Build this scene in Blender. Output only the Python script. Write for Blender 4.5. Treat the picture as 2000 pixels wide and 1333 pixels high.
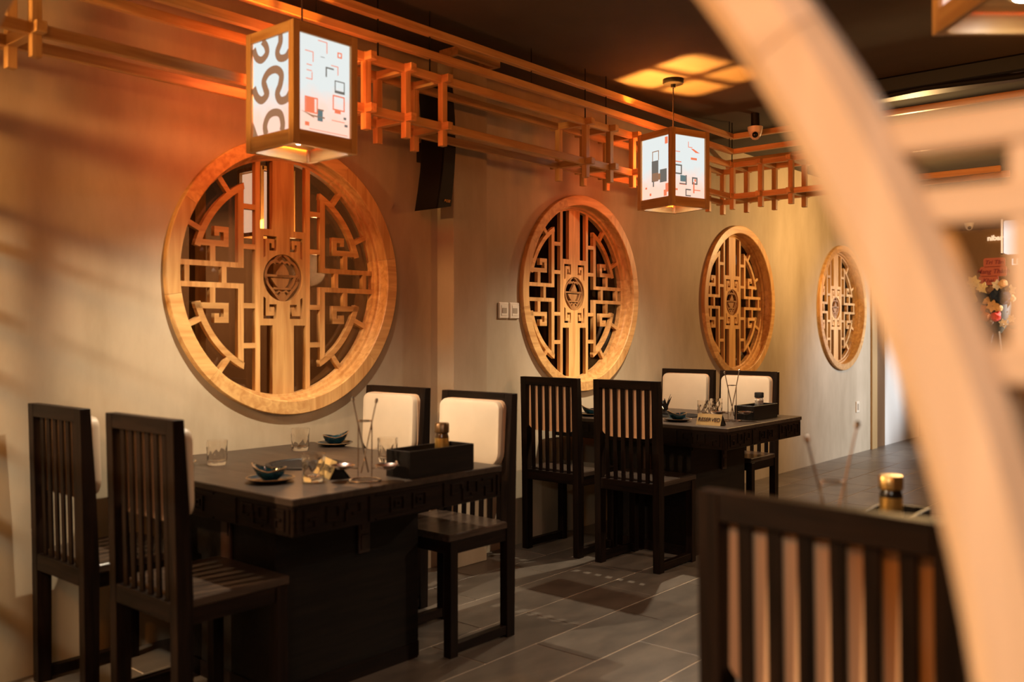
import bpy, bmesh, math, random
from mathutils import Vector, Matrix
random.seed(7)
PI = math.pi
SC = bpy.context.scene
COL = SC.collection
for o in list(bpy.data.objects): bpy.data.objects.remove(o)

# ------------------------------------------------------------------ camera
TH = math.radians(40.57)
cam = bpy.data.cameras.new('camera'); cam_o = bpy.data.objects.new('camera', cam); COL.objects.link(cam_o)
cam.lens = 32.4; cam.sensor_width = 36; cam.shift_y = -0.0075; cam.clip_start = 0.02
cam_o.location = (0, 0, 1.3); cam_o.rotation_euler = (PI/2, 0, TH - PI/2)
cam.dof.use_dof = True; cam.dof.focus_distance = 5.9; cam.dof.aperture_fstop = 0.0324/0.016
SC.camera = cam_o

# ------------------------------------------------------------------ world, exposure
w = bpy.data.worlds.new('world'); SC.world = w; w.use_nodes = True
w.node_tree.nodes['Background'].inputs[0].default_value = (0.9, 0.62, 0.4, 1)
w.node_tree.nodes['Background'].inputs[1].default_value = 0.004
SC.view_settings.view_transform = 'Standard'; SC.view_settings.look = 'None'
SC.view_settings.gamma = 1; SC.view_settings.use_curve_mapping = False
SC.view_settings.exposure = 0.0

# ------------------------------------------------------------------ lights
def lamp(name, kind, loc, power, col, rad=0.03, angle=160, blend=0.4, target=None):
    l = bpy.data.lights.new(name, kind); o = bpy.data.objects.new(name, l); COL.objects.link(o)
    l.energy = power; l.color = col; l.shadow_soft_size = rad
    if kind == 'SPOT': l.spot_size = math.radians(angle); l.spot_blend = blend
    o.location = loc
    if target is not None:
        o.rotation_euler = (Vector(target) - Vector(loc)).to_track_quat('-Z', 'Y').to_euler()
    return o
NEUT = (1.0, 0.83, 0.60); WARM = (1.0, 0.30, 0.035); PEACH = (1.0, 0.85, 0.70)
L1 = (2.235, 3.01); L2 = (4.945, 2.93); L3 = (2.373, 0.471)
lamp('lantern_downlight', 'SPOT', (*L1, 2.048), 142, NEUT, 0.014, 138, 1.0)
lamp('lantern_downlight', 'SPOT', (*L2, 2.096), 172, NEUT, 0.014, 144, 1.0)
lamp('lantern_downlight', 'SPOT', (*L3, 2.066), 45, NEUT, 0.014, 150, 1.0)
lamp('lantern_bulb', 'POINT', (L1[0], L1[1]+0.085, 2.25), 75, WARM, 0.03)
lamp('lantern_bulb', 'POINT', (L2[0]-0.02, L2[1]+0.080, 2.295), 420, (1.0, 0.36, 0.06), 0.03)
lamp('lantern_bulb', 'POINT', (*L3, 2.26), 8, WARM, 0.03)
# unseen lanterns of the same rows, and added fill lights
lamp('lantern_row_left', 'SPOT', (-0.61, 3.01, 2.2), 220, NEUT, 0.03, 157, 0.10)
lamp('lantern_row_left_bulb', 'POINT', (-0.61, 3.01, 2.3), 210, (1.0, 0.50, 0.16), 0.05)
lamp('lantern_row_behind', 'SPOT', (-0.70, -0.35, 1.95), 60, PEACH, 0.10, 75, 0.5, target=(0.66, 0.25, 1.1))
lamp('warm_fill_behind', 'POINT', (-0.55, 0.35, 2.3), 42, WARM, 0.08)  # added fill, warms the lantern frames and upper wall
lamp('warm_fill_aisle', 'POINT', (5.1, 0.1, 2.3), 45, WARM, 0.08)  # added fill from the aisle side, same orange tint
lamp('lantern_row_far', 'POINT', (8.3, 2.55, 2.25), 95, (1.0, 0.58, 0.22), 0.06)
lamp('aisle_fill', 'SPOT', (5.1, 0.1, 2.06), 110, NEUT, 0.05, 160, 0.3)  # added general fill over the aisle, no lantern modelled
lamp('lantern_entrance', 'POINT', (10.6, 1.3, 2.3), 45, (1.0, 0.52, 0.20), 0.08)
lamp('doorway_daylight', 'SPOT', (11.9, 0.6, 1.7), 750, (0.85, 0.92, 1.0), 0.3, 48, 0.5, target=(10.45, 3.6, 0.95))

# ------------------------------------------------------------------ materials
def new_mat(name):
    m = bpy.data.materials.new(name); m.use_nodes = True
    nt = m.node_tree; return m, nt, nt.nodes['Principled BSDF']
def plain(name, col, rough=0.5, metal=0.0, spec=0.5, noise=0.0, scale=20, coat=0):
    m, nt, b = new_mat(name)
    b.inputs['Roughness'].default_value = rough; b.inputs['Metallic'].default_value = metal
    b.inputs['Specular IOR Level'].default_value = spec; b.inputs['Coat Weight'].default_value = coat
    if noise:
        n = nt.nodes.new('ShaderNodeTexNoise'); n.inputs['Scale'].default_value = scale; n.inputs['Detail'].default_value = 6
        tc = nt.nodes.new('ShaderNodeTexCoord'); nt.links.new(tc.outputs['Object'], n.inputs['Vector'])
        r = nt.nodes.new('ShaderNodeValToRGB')
        r.color_ramp.elements[0].color = (*[c*(1-noise) for c in col], 1); r.color_ramp.elements[0].position = 0.3
        r.color_ramp.elements[1].color = (*[min(1, c*(1+noise)) for c in col], 1); r.color_ramp.elements[1].position = 0.7
        nt.links.new(n.outputs['Fac'], r.inputs['Fac']); nt.links.new(r.outputs['Color'], b.inputs['Base Color'])
    else: b.inputs['Base Color'].default_value = (*col, 1)
    return m
def wood(name, c1, c2, axis='Z', rough=0.4, scale=9, var=0.12, bump=0.15, coat=0.0, spec=0.4):
    m, nt, b = new_mat(name)
    tc = nt.nodes.new('ShaderNodeTexCoord'); mp = nt.nodes.new('ShaderNodeMapping')
    sc = {'X': (0.08, 1, 1), 'Y': (1, 0.08, 1), 'Z': (1, 1, 0.08)}[axis]
    mp.inputs['Scale'].default_value = [s*scale for s in sc]
    oi = nt.nodes.new('ShaderNodeObjectInfo')
    ad = nt.nodes.new('ShaderNodeVectorMath'); ad.operation = 'ADD'
    nt.links.new(tc.outputs['Object'], ad.inputs[0])
    mu = nt.nodes.new('ShaderNodeVectorMath'); mu.operation = 'SCALE'; mu.inputs[0].default_value = (7, 3, 5)
    nt.links.new(oi.outputs['Random'], mu.inputs['Scale']); nt.links.new(mu.outputs[0], ad.inputs[1])
    nt.links.new(ad.outputs[0], mp.inputs['Vector'])
    n1 = nt.nodes.new('ShaderNodeTexNoise'); n1.inputs['Scale'].default_value = 3.5; n1.inputs['Detail'].default_value = 8
    n1.inputs['Distortion'].default_value = 0.6
    nt.links.new(mp.outputs[0], n1.inputs['Vector'])
    r = nt.nodes.new('ShaderNodeValToRGB')
    r.color_ramp.elements[0].color = (*c1, 1); r.color_ramp.elements[0].position = 0.34
    r.color_ramp.elements[1].color = (*c2, 1); r.color_ramp.elements[1].position = 0.66
    nt.links.new(n1.outputs['Fac'], r.inputs['Fac'])
    hs = nt.nodes.new('ShaderNodeHueSaturation')
    mr = nt.nodes.new('ShaderNodeMapRange'); mr.inputs['To Min'].default_value = 1-var; mr.inputs['To Max'].default_value = 1+var
    nt.links.new(oi.outputs['Random'], mr.inputs['Value']); nt.links.new(mr.outputs[0], hs.inputs['Value'])
    nt.links.new(r.outputs['Color'], hs.inputs['Color']); nt.links.new(hs.outputs['Color'], b.inputs['Base Color'])
    bp = nt.nodes.new('ShaderNodeBump'); bp.inputs['Strength'].default_value = bump; bp.inputs['Distance'].default_value = 0.003
    nt.links.new(n1.outputs['Fac'], bp.inputs['Height']); nt.links.new(bp.outputs[0], b.inputs['Normal'])
    b.inputs['Roughness'].default_value = rough; b.inputs['Coat Weight'].default_value = coat; b.inputs['Specular IOR Level'].default_value = spec
    return m
LW1, LW2 = (0.50, 0.26, 0.085), (0.72, 0.44, 0.17)
LIGHT = {a: wood('pale_wood_'+a.lower(), LW1, LW2, a, 0.38, 9, 0.14) for a in 'XYZ'}
DW1, DW2 = (0.0045, 0.0027, 0.0019), (0.013, 0.0068, 0.0042)
DARK = {a: wood('dark_wood_'+a.lower(), DW1, DW2, a, 0.42, 14, 0.2, 0.3, spec=0.13) for a in 'XYZ'}
BLACKWOOD = wood('black_wood', (0.006, 0.005, 0.0045), (0.012, 0.009, 0.007), 'X', 0.4, 14, 0.1, 0.2, spec=0.15)

def plaster_mat(name, c):
    m, nt, b = new_mat(name)
    tc = nt.nodes.new('ShaderNodeTexCoord')
    n1 = nt.nodes.new('ShaderNodeTexNoise'); n1.inputs['Scale'].default_value = 1.4; n1.inputs['Detail'].default_value = 9; n1.inputs['Roughness'].default_value = 0.62
    mp = nt.nodes.new('ShaderNodeMapping'); mp.inputs['Scale'].default_value = (1.6, 1, 0.55)
    nt.links.new(tc.outputs['Object'], mp.inputs[0]); nt.links.new(mp.outputs[0], n1.inputs['Vector'])
    r = nt.nodes.new('ShaderNodeValToRGB')
    r.color_ramp.elements[0].position = 0.28; r.color_ramp.elements[0].color = (c[0]*0.72, c[1]*0.69, c[2]*0.63, 1)
    r.color_ramp.elements[1].position = 0.72; r.color_ramp.elements[1].color = (c[0]*1.14, c[1]*1.14, c[2]*1.15, 1)
    nt.links.new(n1.outputs['Fac'], r.inputs['Fac']); nt.links.new(r.outputs[0], b.inputs['Base Color'])
    n2 = nt.nodes.new('ShaderNodeTexNoise'); n2.inputs['Scale'].default_value = 14; n2.inputs['Detail'].default_value = 5
    nt.links.new(tc.outputs['Object'], n2.inputs['Vector'])
    bp = nt.nodes.new('ShaderNodeBump'); bp.inputs['Strength'].default_value = 0.12; bp.inputs['Distance'].default_value = 0.004
    nt.links.new(n2.outputs['Fac'], bp.inputs['Height']); nt.links.new(bp.outputs[0], b.inputs['Normal'])
    b.inputs['Roughness'].default_value = 0.62; b.inputs['Specular IOR Level'].default_value = 0.3
    return m
PLASTER = plaster_mat('plaster', (0.47, 0.395, 0.285))
BROWNWALL = plaster_mat('brown_plaster', (0.30, 0.17, 0.075))
CEIL = plain('ceiling_paint', (0.042, 0.031, 0.019), 0.8, noise=0.2, scale=3)
GROUT = plain('grout', (0.66, 0.55, 0.42), 0.6)
def tile_mat():
    m, nt, b = new_mat('tile')
    tc = nt.nodes.new('ShaderNodeTexCoord'); oi = nt.nodes.new('ShaderNodeObjectInfo')
    ge = nt.nodes.new('ShaderNodeNewGeometry')
    mp = nt.nodes.new('ShaderNodeMapping'); mp.inputs['Scale'].default_value = (2.2, 5, 1); mp.inputs['Rotation'].default_value = (0, 0, 0.5)
    nt.links.new(ge.outputs['Position'], mp.inputs[0])
    n = nt.nodes.new('ShaderNodeTexNoise'); n.inputs['Scale'].default_value = 1.6; n.inputs['Detail'].default_value = 9; n.inputs['Roughness'].default_value = 0.6
    nt.links.new(mp.outputs[0], n.inputs['Vector'])
    r = nt.nodes.new('ShaderNodeValToRGB')
    r.color_ramp.elements[0].position = 0.3; r.color_ramp.elements[0].color = (0.075, 0.062, 0.050, 1)
    r.color_ramp.elements[1].position = 0.7; r.color_ramp.elements[1].color = (0.150, 0.125, 0.100, 1)
    nt.links.new(n.outputs['Fac'], r.inputs['Fac'])
    hs = nt.nodes.new('ShaderNodeHueSaturation'); mr = nt.nodes.new('ShaderNodeMapRange')
    mr.inputs['To Min'].default_value = 0.86; mr.inputs['To Max'].default_value = 1.12
    nt.links.new(oi.outputs['Random'], mr.inputs['Value']); nt.links.new(mr.outputs[0], hs.inputs['Value'])
    nt.links.new(r.outputs[0], hs.inputs['Color']); nt.links.new(hs.outputs[0], b.inputs['Base Color'])
    b.inputs['Roughness'].default_value = 0.34
    return m
TILE = tile_mat()
CUSH = plain('cushion_leather', (0.57, 0.47, 0.345), 0.45, noise=0.05, scale=8)
BLACKP = plain('black_plastic', (0.007, 0.0065, 0.006), 0.5, spec=0.2)
BLACKM = plain('black_metal', (0.008, 0.007, 0.006), 0.5, 0.0, 0.25)
CORD = plain('cord', (0.03, 0.012, 0.008), 0.6)
WHITEP = plain('white_plastic', (0.75, 0.68, 0.55), 0.35)
GREYP = plain('grey_plastic', (0.36, 0.30, 0.22), 0.4)
STEEL = plain('steel', (0.78, 0.74, 0.70), 0.16, 1.0)
DSTEEL = plain('dark_steel', (0.26, 0.20, 0.16), 0.22, 1.0)
GOLD = plain('gold_plate', (0.40, 0.26, 0.09), 0.6, 0.0)
GOLDL = plain('gold_label', (0.85, 0.55, 0.16), 0.28, 0.9)
INK = plain('ink', (0.015, 0.010, 0.008), 0.5)
TEAL = plain('teal_glaze', (0.006, 0.026, 0.036), 0.12, noise=0.35, scale=25, coat=0.5)
RIMB = plain('brown_rim_glaze', (0.22, 0.12, 0.05), 0.25)
GREY = plain('charcoal_grill', (0.012, 0.012, 0.012), 0.5)
AMBER = plain('amber_spice', (0.060, 0.030, 0.010), 0.15, noise=0.7, scale=90)
def emit(name, col, st):
    m = bpy.data.materials.new(name); m.use_nodes = True; nt = m.node_tree
    nt.nodes.remove(nt.nodes['Principled BSDF']); e = nt.nodes.new('ShaderNodeEmission')
    e.inputs[0].default_value = (*col, 1); e.inputs[1].default_value = st
    nt.links.new(e.outputs[0], nt.nodes['Material Output'].inputs[0]); return m
def glass(name, col=(1, 1, 1), rough=0.0, ior=1.45):
    m, nt, b = new_mat(name); b.inputs['Base Color'].default_value = (*col, 1); b.inputs['Transmission Weight'].default_value = 1
    b.inputs['Roughness'].default_value = rough; b.inputs['IOR'].default_value = ior; return m
GLASS = glass('tumbler_glass', (0.98, 0.96, 0.93), 0.02)
def pane_mat():
    m = bpy.data.materials.new('window_glass'); m.use_nodes = True; nt = m.node_tree
    nt.nodes.remove(nt.nodes['Principled BSDF'])
    t = nt.nodes.new('ShaderNodeBsdfTransparent'); t.inputs[0].default_value = (0.80, 0.76, 0.72, 1)
    g = nt.nodes.new('ShaderNodeBsdfGlossy'); g.inputs['Roughness'].default_value = 0.03
    f = nt.nodes.new('ShaderNodeFresnel'); f.inputs[0].default_value = 1.5
    mx = nt.nodes.new('ShaderNodeMixShader')
    nt.links.new(f.outputs[0], mx.inputs[0]); nt.links.new(t.outputs[0], mx.inputs[1]); nt.links.new(g.outputs[0], mx.inputs[2])
    nt.links.new(mx.outputs[0], nt.nodes['Material Output'].inputs[0]); return m
PANE = pane_mat()
def paper_mat(name, top, bot, st):
    m = bpy.data.materials.new(name); m.use_nodes = True; nt = m.node_tree
    nt.nodes.remove(nt.nodes['Principled BSDF']); e = nt.nodes.new('ShaderNodeEmission')
    tc = nt.nodes.new('ShaderNodeTexCoord'); sp = nt.nodes.new('ShaderNodeSeparateXYZ')
    n = nt.nodes.new('ShaderNodeTexNoise'); n.inputs['Scale'].default_value = 14; n.inputs['Detail'].default_value = 4
    nt.links.new(tc.outputs['Object'], n.inputs['Vector']); nt.links.new(tc.outputs['Generated'], sp.inputs[0])
    a = nt.nodes.new('ShaderNodeMath'); a.operation = 'MULTIPLY_ADD'; a.inputs[1].default_value = 0.35; a.inputs[2].default_value = -0.17
    nt.links.new(n.outputs['Fac'], a.inputs[0])
    s = nt.nodes.new('ShaderNodeMath'); s.operation = 'ADD'; nt.links.new(a.outputs[0], s.inputs[0]); nt.links.new(sp.outputs['Z'], s.inputs[1])
    r = nt.nodes.new('ShaderNodeValToRGB')
    r.color_ramp.elements[0].position = 0.18; r.color_ramp.elements[0].color = (*bot, 1)
    r.color_ramp.elements[1].position = 0.50; r.color_ramp.elements[1].color = (*top, 1)
    nt.links.new(s.outputs[0], r.inputs[0]); nt.links.new(r.outputs[0], e.inputs[0]); e.inputs[1].default_value = st
    nt.links.new(e.outputs[0], nt.nodes['Material Output'].inputs[0]); return m
PAPER = paper_mat('orange_wall_wash', (0.95, 0.185, 0.050), (0.95, 0.155, 0.045), 14.5)  # glow added on the lanterns' unseen sides to tint wall and rails orange
PAPERF = paper_mat('white_lantern_paper', (0.82, 0.86, 0.84), (1.15, 0.72, 0.56), 1.0)
BULB = emit('bulb_glow', (1.0, 0.90, 0.80), 70)
INKB = emit('lit_ink_brown', (0.42, 0.20, 0.10), 0.9)
INKG = emit('lit_ink_grey', (0.22, 0.19, 0.16), 0.8)
INKR = emit('lit_ink_red', (0.95, 0.22, 0.10), 1.0)
INKT = emit('lit_ink_teal', (0.16, 0.22, 0.22), 0.9)
WHITEGLOW = emit('white_lightbox', (1.0, 0.93, 0.88), 1.1)
PEACHGLOW = emit('peach_tube', (1.0, 0.62, 0.36), 1.2)
DIMPAPER = emit('dim_lantern_paper', (1.0, 0.62, 0.42), 1.2)

# ------------------------------------------------------------------ mesh helpers
class MB:
    def __init__(s): s.bm = bmesh.new()
    def box(s, x0, x1, y0, y1, z0, z1, bev=0.0, rot=None):
        v = bmesh.ops.create_cube(s.bm, size=1)['verts']
        M = Matrix.Translation(((x0+x1)/2, (y0+y1)/2, (z0+z1)/2))
        if rot is not None: M = M @ rot
        M = M @ Matrix.Diagonal((abs(x1-x0), abs(y1-y0), abs(z1-z0), 1))
        bmesh.ops.transform(s.bm, matrix=M, verts=v)
        if bev:
            e = list({e for vv in v for e in vv.link_edges})
            bmesh.ops.bevel(s.bm, geom=e, offset=bev, segments=1, affect='EDGES')
        return s
    def bar(s, a, b, w, h, up=(0, 0, 1), bev=0.0):
        a, b = Vector(a), Vector(b); d = b-a; L = d.length; z = d.normalized()
        u = Vector(up)
        if abs(z.dot(u)) > 0.98: u = Vector((1, 0, 0))
        x = u.cross(z).normalized(); y = z.cross(x)
        R = Matrix((x, y, z)).transposed().to_4x4()
        v = bmesh.ops.create_cube(s.bm, size=1)['verts']
        bmesh.ops.transform(s.bm, matrix=Matrix.Translation((a+b)/2) @ R @ Matrix.Diagonal((w, h, L, 1)), verts=v)
        if bev:
            e = list({e for vv in v for e in vv.link_edges}); bmesh.ops.bevel(s.bm, geom=e, offset=bev, segments=1, affect='EDGES')
        return s
    def loft(s, rings, cap=True, closed=False):
        R = [[s.bm.verts.new(p) for p in r] for r in rings]; n = len(R[0])
        rng = range(len(R)) if closed else range(len(R)-1)
        for i in rng:
            A, B = R[i], R[(i+1) % len(R)]
            for j in range(n): s.bm.faces.new((A[j], A[(j+1) % n], B[(j+1) % n], B[j]))
        if cap and not closed:
            s.bm.faces.new(R[0][::-1]); s.bm.faces.new(R[-1])
        return s
    def lathe(s, prof, n=24, c=(0, 0, 0), cap=True, f=None):
        rings = []
        for r, z in prof:
            ring = []
            for k in range(n):
                a = 2*PI*k/n; x, y, zz = r*math.cos(a), r*math.sin(a), z
                if f: x, y, zz = f(x, y, zz, a)
                ring.append((c[0]+x, c[1]+y, c[2]+zz))
            rings.append(ring)
        return s.loft(rings, cap)
    def tube(s, pts, r, n=8, closed=False):
        P = [Vector(p) for p in pts]; rings = []; m = len(P)
        for i, p in enumerate(P):
            if closed: t = (P[(i+1) % m]-P[i-1]).normalized()
            else: t = (P[min(i+1, m-1)]-P[max(i-1, 0)]).normalized()
            u = Vector((0, 0, 1)) if abs(t.z) < 0.9 else Vector((1, 0, 0))
            x = u.cross(t).normalized(); y = t.cross(x)
            rings.append([p + r*(math.cos(2*PI*k/n)*x + math.sin(2*PI*k/n)*y) for k in range(n)])
        return s.loft(rings, True, closed)
    def prism(s, pts, fn, t0, t1):
        """extrude a 2D outline; fn maps (u, v, t) to 3D"""
        return s.loft([[fn(u, v, t0) for u, v in pts], [fn(u, v, t1) for u, v in pts]])
    def done(s, smooth=False, ang=0.6):
        bmesh.ops.recalc_face_normals(s.bm, faces=s.bm.faces)
        me = bpy.data.meshes.new('mesh'); s.bm.to_mesh(me); s.bm.free()
        if smooth:
            for p in me.polygons: p.use_smooth = True
            try: me.set_sharp_from_angle(angle=ang)
            except Exception: pass
        return me
    def build(s, name, m, parent=None, smooth=False, loc=None, rz=0.0):
        return obj(name, s.done(smooth), m, parent, loc, rz)
def obj(name, me, m, parent=None, loc=None, rz=0.0):
    if m and not me.materials: me.materials.append(m)
    o = bpy.data.objects.new(name, me); me.name = name; COL.objects.link(o)
    if parent: o.parent = parent
    if loc: o.location = loc
    if rz: o.rotation_euler.z = rz
    return o
def tag(o, label=None, cat=None, group=None, kind=None):
    if label: o['label'] = label
    if cat: o['category'] = cat
    if group: o['group'] = group
    if kind: o['kind'] = kind
    return o
def thing(name, label, cat, loc=(0, 0, 0), rz=0.0, group=None, kind=None):
    o = bpy.data.objects.new(name, None); o.empty_display_size = 0.1; COL.objects.link(o)
    o.location = loc; o.rotation_euler.z = rz
    return tag(o, label, cat, group, kind)
def dup(root, loc, rz=None, label=None, group=None):
    r = root.copy(); COL.objects.link(r); r.location = loc
    if rz is not None: r.rotation_euler.z = rz
    if label: r['label'] = label
    if group: r['group'] = group
    for ch in [c for c in root.children]:
        c = ch.copy(); COL.objects.link(c); c.parent = r
        for g in ch.children:
            d = g.copy(); COL.objects.link(d); d.parent = c
    return r
def fret_mesh(polys, th):
    """flat board with holes, cut in the XZ plane, thickness along Y (0..th)"""
    cu = bpy.data.curves.new('tmp', 'CURVE'); cu.dimensions = '2D'; cu.fill_mode = 'BOTH'; cu.extrude = th/2
    for P in polys:
        sp = cu.splines.new('POLY'); sp.points.add(len(P)-1)
        for i, p in enumerate(P): sp.points[i].co = (p[0], p[1], 0, 1)
        sp.use_cyclic_u = True
    o = bpy.data.objects.new('tmp', cu); COL.objects.link(o)
    bpy.context.view_layer.update()
    me = bpy.data.meshes.new_from_object(o.evaluated_get(bpy.context.evaluated_depsgraph_get()))
    bpy.data.objects.remove(o); bpy.data.curves.remove(cu)
    me.transform(Matrix.Translation((0, th/2, 0)) @ Matrix.Rotation(PI/2, 4, 'X'))
    me.materials.clear()
    return me
def text_mesh(t, size, depth=0.001, shear=0.0, bold=0.0, spacing=1.0):
    """text in the XZ plane, facing -Y, centred"""
    cu = bpy.data.curves.new('tmp', 'FONT'); cu.body = t; cu.size = size; cu.extrude = depth/2; cu.shear = shear; cu.offset = bold
    cu.align_x = 'CENTER'; cu.align_y = 'CENTER'; cu.space_character = spacing
    o = bpy.data.objects.new('tmp', cu); COL.objects.link(o); bpy.context.view_layer.update()
    me = bpy.data.meshes.new_from_object(o.evaluated_get(bpy.context.evaluated_depsgraph_get()))
    bpy.data.objects.remove(o); bpy.data.curves.remove(cu)
    me.transform(Matrix.Rotation(PI/2, 4, 'X')); me.materials.clear()
    return me
def circ(r, n=64, c=(0, 0), a0=0, a1=2*PI):
    full = abs(a1-a0-2*PI) < 1e-6
    return [(c[0]+r*math.cos(a0+(a1-a0)*k/(n if full else n-1)), c[1]+r*math.sin(a0+(a1-a0)*k/(n if full else n-1))) for k in range(n)]
def stroke(pts, wd, closed=False):
    """outline polygon(s) of a ribbon along pts"""
    P = [Vector(p) for p in pts]; m = len(P); Lf, Rt = [], []
    for i, p in enumerate(P):
        if closed: t = P[(i+1) % m]-P[i-1]
        else: t = P[min(i+1, m-1)]-P[max(i-1, 0)]
        t.normalize(); nrm = Vector((-t.y, t.x))
        ww = wd[i] if isinstance(wd, (list, tuple)) else wd
        Lf.append(tuple(p+nrm*ww/2)); Rt.append(tuple(p-nrm*ww/2))
    return [Lf, Rt] if closed else [Lf+Rt[::-1]]
def smooth_path(pts, n=8):
    P = [Vector(p) for p in pts]; out = []
    for i in range(len(P)-1):
        p0, p1, p2, p3 = P[max(i-1, 0)], P[i], P[i+1], P[min(i+2, len(P)-1)]
        for k in range(n):
            t = k/n
            out.append(0.5*((2*p1)+(p2-p0)*t+(2*p0-5*p1+4*p2-p3)*t*t+(3*p1-p0-3*p2+p3)*t**3))
    out.append(P[-1]); return [tuple(p) for p in out]

# ------------------------------------------------------------------ the setting
WY = 3.665; HC = 2.86; XE = 12.2
WX = [2.658, 5.001, 7.275, 9.609]; WZ = 1.567
# floor: slab with grout-coloured top, tiles as pieces of it
fl = MB().box(-3.2, XE+0.4, -5, WY+2.2, -0.08, -0.0025).build('floor', GROUT); tag(fl, 'dark stone tile floor with pale grout lines', None, None, 'structure')
TW, TD = 0.618, 0.309
tme = MB().box(-TW/2+0.003, TW/2-0.003, -TD/2+0.003, TD/2-0.003, -0.010, 0, 0.0012).done(); tme.materials.append(TILE)
y0 = 2.126 - 12*TD
cand = []
for j in range(0, 17):
    yc = y0 + (j+0.5)*TD
    if yc > WY-0.0: continue
    off = 2.995 if (j % 2 == 0) else 2.995+TW/2
    for i in range(-10, 16):
        cand.append((off+(i+0.5)*TW, yc))
ct, st = math.cos(TH), math.sin(TH)
def inview(x, y):
    d = x*ct+y*st
    if d < 0.9: return False
    u = 1000+1800*(x*st-y*ct)/d; v = 651.5+1800*1.3/d
    return -150 < u < 1950 and v < 1420
near = sorted([c for c in cand if inview(*c) and c[0] < XE], key=lambda c: c[0]*c[0]+c[1]*c[1])
single = set(near[:285])
tj = MB()
for k, (x, y) in enumerate(cand):
    if (x, y) in single:
        o = bpy.data.objects.new('tile', tme); COL.objects.link(o); o.parent = fl; o.location = (x, y, 0)
    elif x < XE+0.3: tj.box(x-TW/2+0.0022, x+TW/2-0.0022, y-TD/2+0.0022, y+TD/2-0.0022, -0.010, 0)
tjo = tj.build('tile_field', TILE, fl); tjo['kind'] = 'stuff'
tag(MB().box(-3.2, XE+0.4, -5, WY+2.2, HC, HC+0.1).build('ceiling', CEIL), 'dark painted ceiling above the lanterns', None, None, 'structure')
# wall with four round openings
outer = [(-3.2, 0), (10.46, 0), (10.46, HC), (-3.2, HC)]
wm = fret_mesh([outer] + [circ(0.605, 72, (x, WZ)) for x in WX], 0.16); wm.materials.append(PLASTER)
wl = obj('wall_left', wm, None, None, (0, WY, 0)); tag(wl, 'beige plaster wall with four round lattice windows', None, None, 'structure')
pil = MB().box(3.64, 3.915, 3.54, WY+0.02, 0, HC, 0.004).build('wall_pilaster', PLASTER, wl, loc=(0, -WY, 0))
# pale wooden cap round the head of the pilaster
cp = MB().box(3.53, 3.87, 3.40, 3.425, 2.785, 2.83).box(3.53, 3.555, 3.425, 3.54, 2.785, 2.83).box(3.845, 3.87, 3.425, 3.54, 2.785, 2.83)
tag(cp.build('trim_1', LIGHT['X']), 'wooden cap board round the head of the pilaster', None, None, 'structure')
# beyond the fourth window: a brown wooden strip, then a pale wall
tag(MB().box(10.46, 10.62, WY-0.02, WY+0.16, 0, HC).build('trim_2', plain('tan_wood', (0.40, 0.26, 0.11), 0.5)), 'tan upright strip where the plaster wall ends', None, None, 'structure')
tag(MB().box(10.62, 10.93, WY+0.005, WY+0.16, 0, HC).build('trim_3', plain('brown_panel', (0.16, 0.085, 0.035), 0.5)), 'brown upright panel beyond the fourth round window', None, None, 'structure')
tag(MB().box(10.93, XE+0.4, WY, WY+0.16, 0, HC).build('wall_left_far', plain('pale_wall', (0.62, 0.60, 0.56), 0.6)), 'pale wall beyond the brown panel', None, None, 'structure')
tag(MB().box(XE, XE+0.16, -5, WY, 0, HC).build('wall_end', BROWNWALL), 'brown wall at the far end behind the flower stand', None, None, 'structure')
tag(MB().box(-3.2, XE, -5.16, -5, 0, HC).build('wall_right', BROWNWALL), 'brown wall on the right side outside the frame', None, None, 'structure')
tag(MB().box(-3.36, -3.2, -5, WY, 0, HC).build('wall_back', BROWNWALL), 'brown wall behind the camera', None, None, 'structure')
tag(MB().box(XE-1.4, XE, 0.0, WY, 2.56, HC).build('ceiling_soffit', BROWNWALL), 'lowered brown soffit over the entrance', None, None, 'structure')
# the room behind the windows
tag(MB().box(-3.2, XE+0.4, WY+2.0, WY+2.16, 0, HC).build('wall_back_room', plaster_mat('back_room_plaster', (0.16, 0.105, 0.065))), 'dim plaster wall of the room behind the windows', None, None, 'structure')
for x in (2.55, 3.02, 3.75, 5.6, 6.6, 7.9, 9.2, 11.0):
    p = MB().box(x-0.03, x+0.03, WY+0.62, WY+0.68, 0, HC).build('wooden_post', LIGHT['Z'])
    tag(p, {2.55: 'slim wooden post seen through the left half of the first window', 3.02: 'slim wooden post seen right of centre through the first window', 3.75: 'slim wooden post seen at the right edge of the first window'}.get(x, 'slim wooden post in the dim room behind the round windows'), 'post', 'posts in the room behind')
lamp('back_room_fill', 'POINT', (3.6, WY+1.1, 1.7), 45, (1.0, 0.5, 0.2), 0.1)  # unseen fill lights added to brighten the view through the windows
lamp('back_room_fill', 'POINT', (8.2, WY+1.1, 1.9), 45, (1.0, 0.55, 0.25), 0.1)
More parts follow.
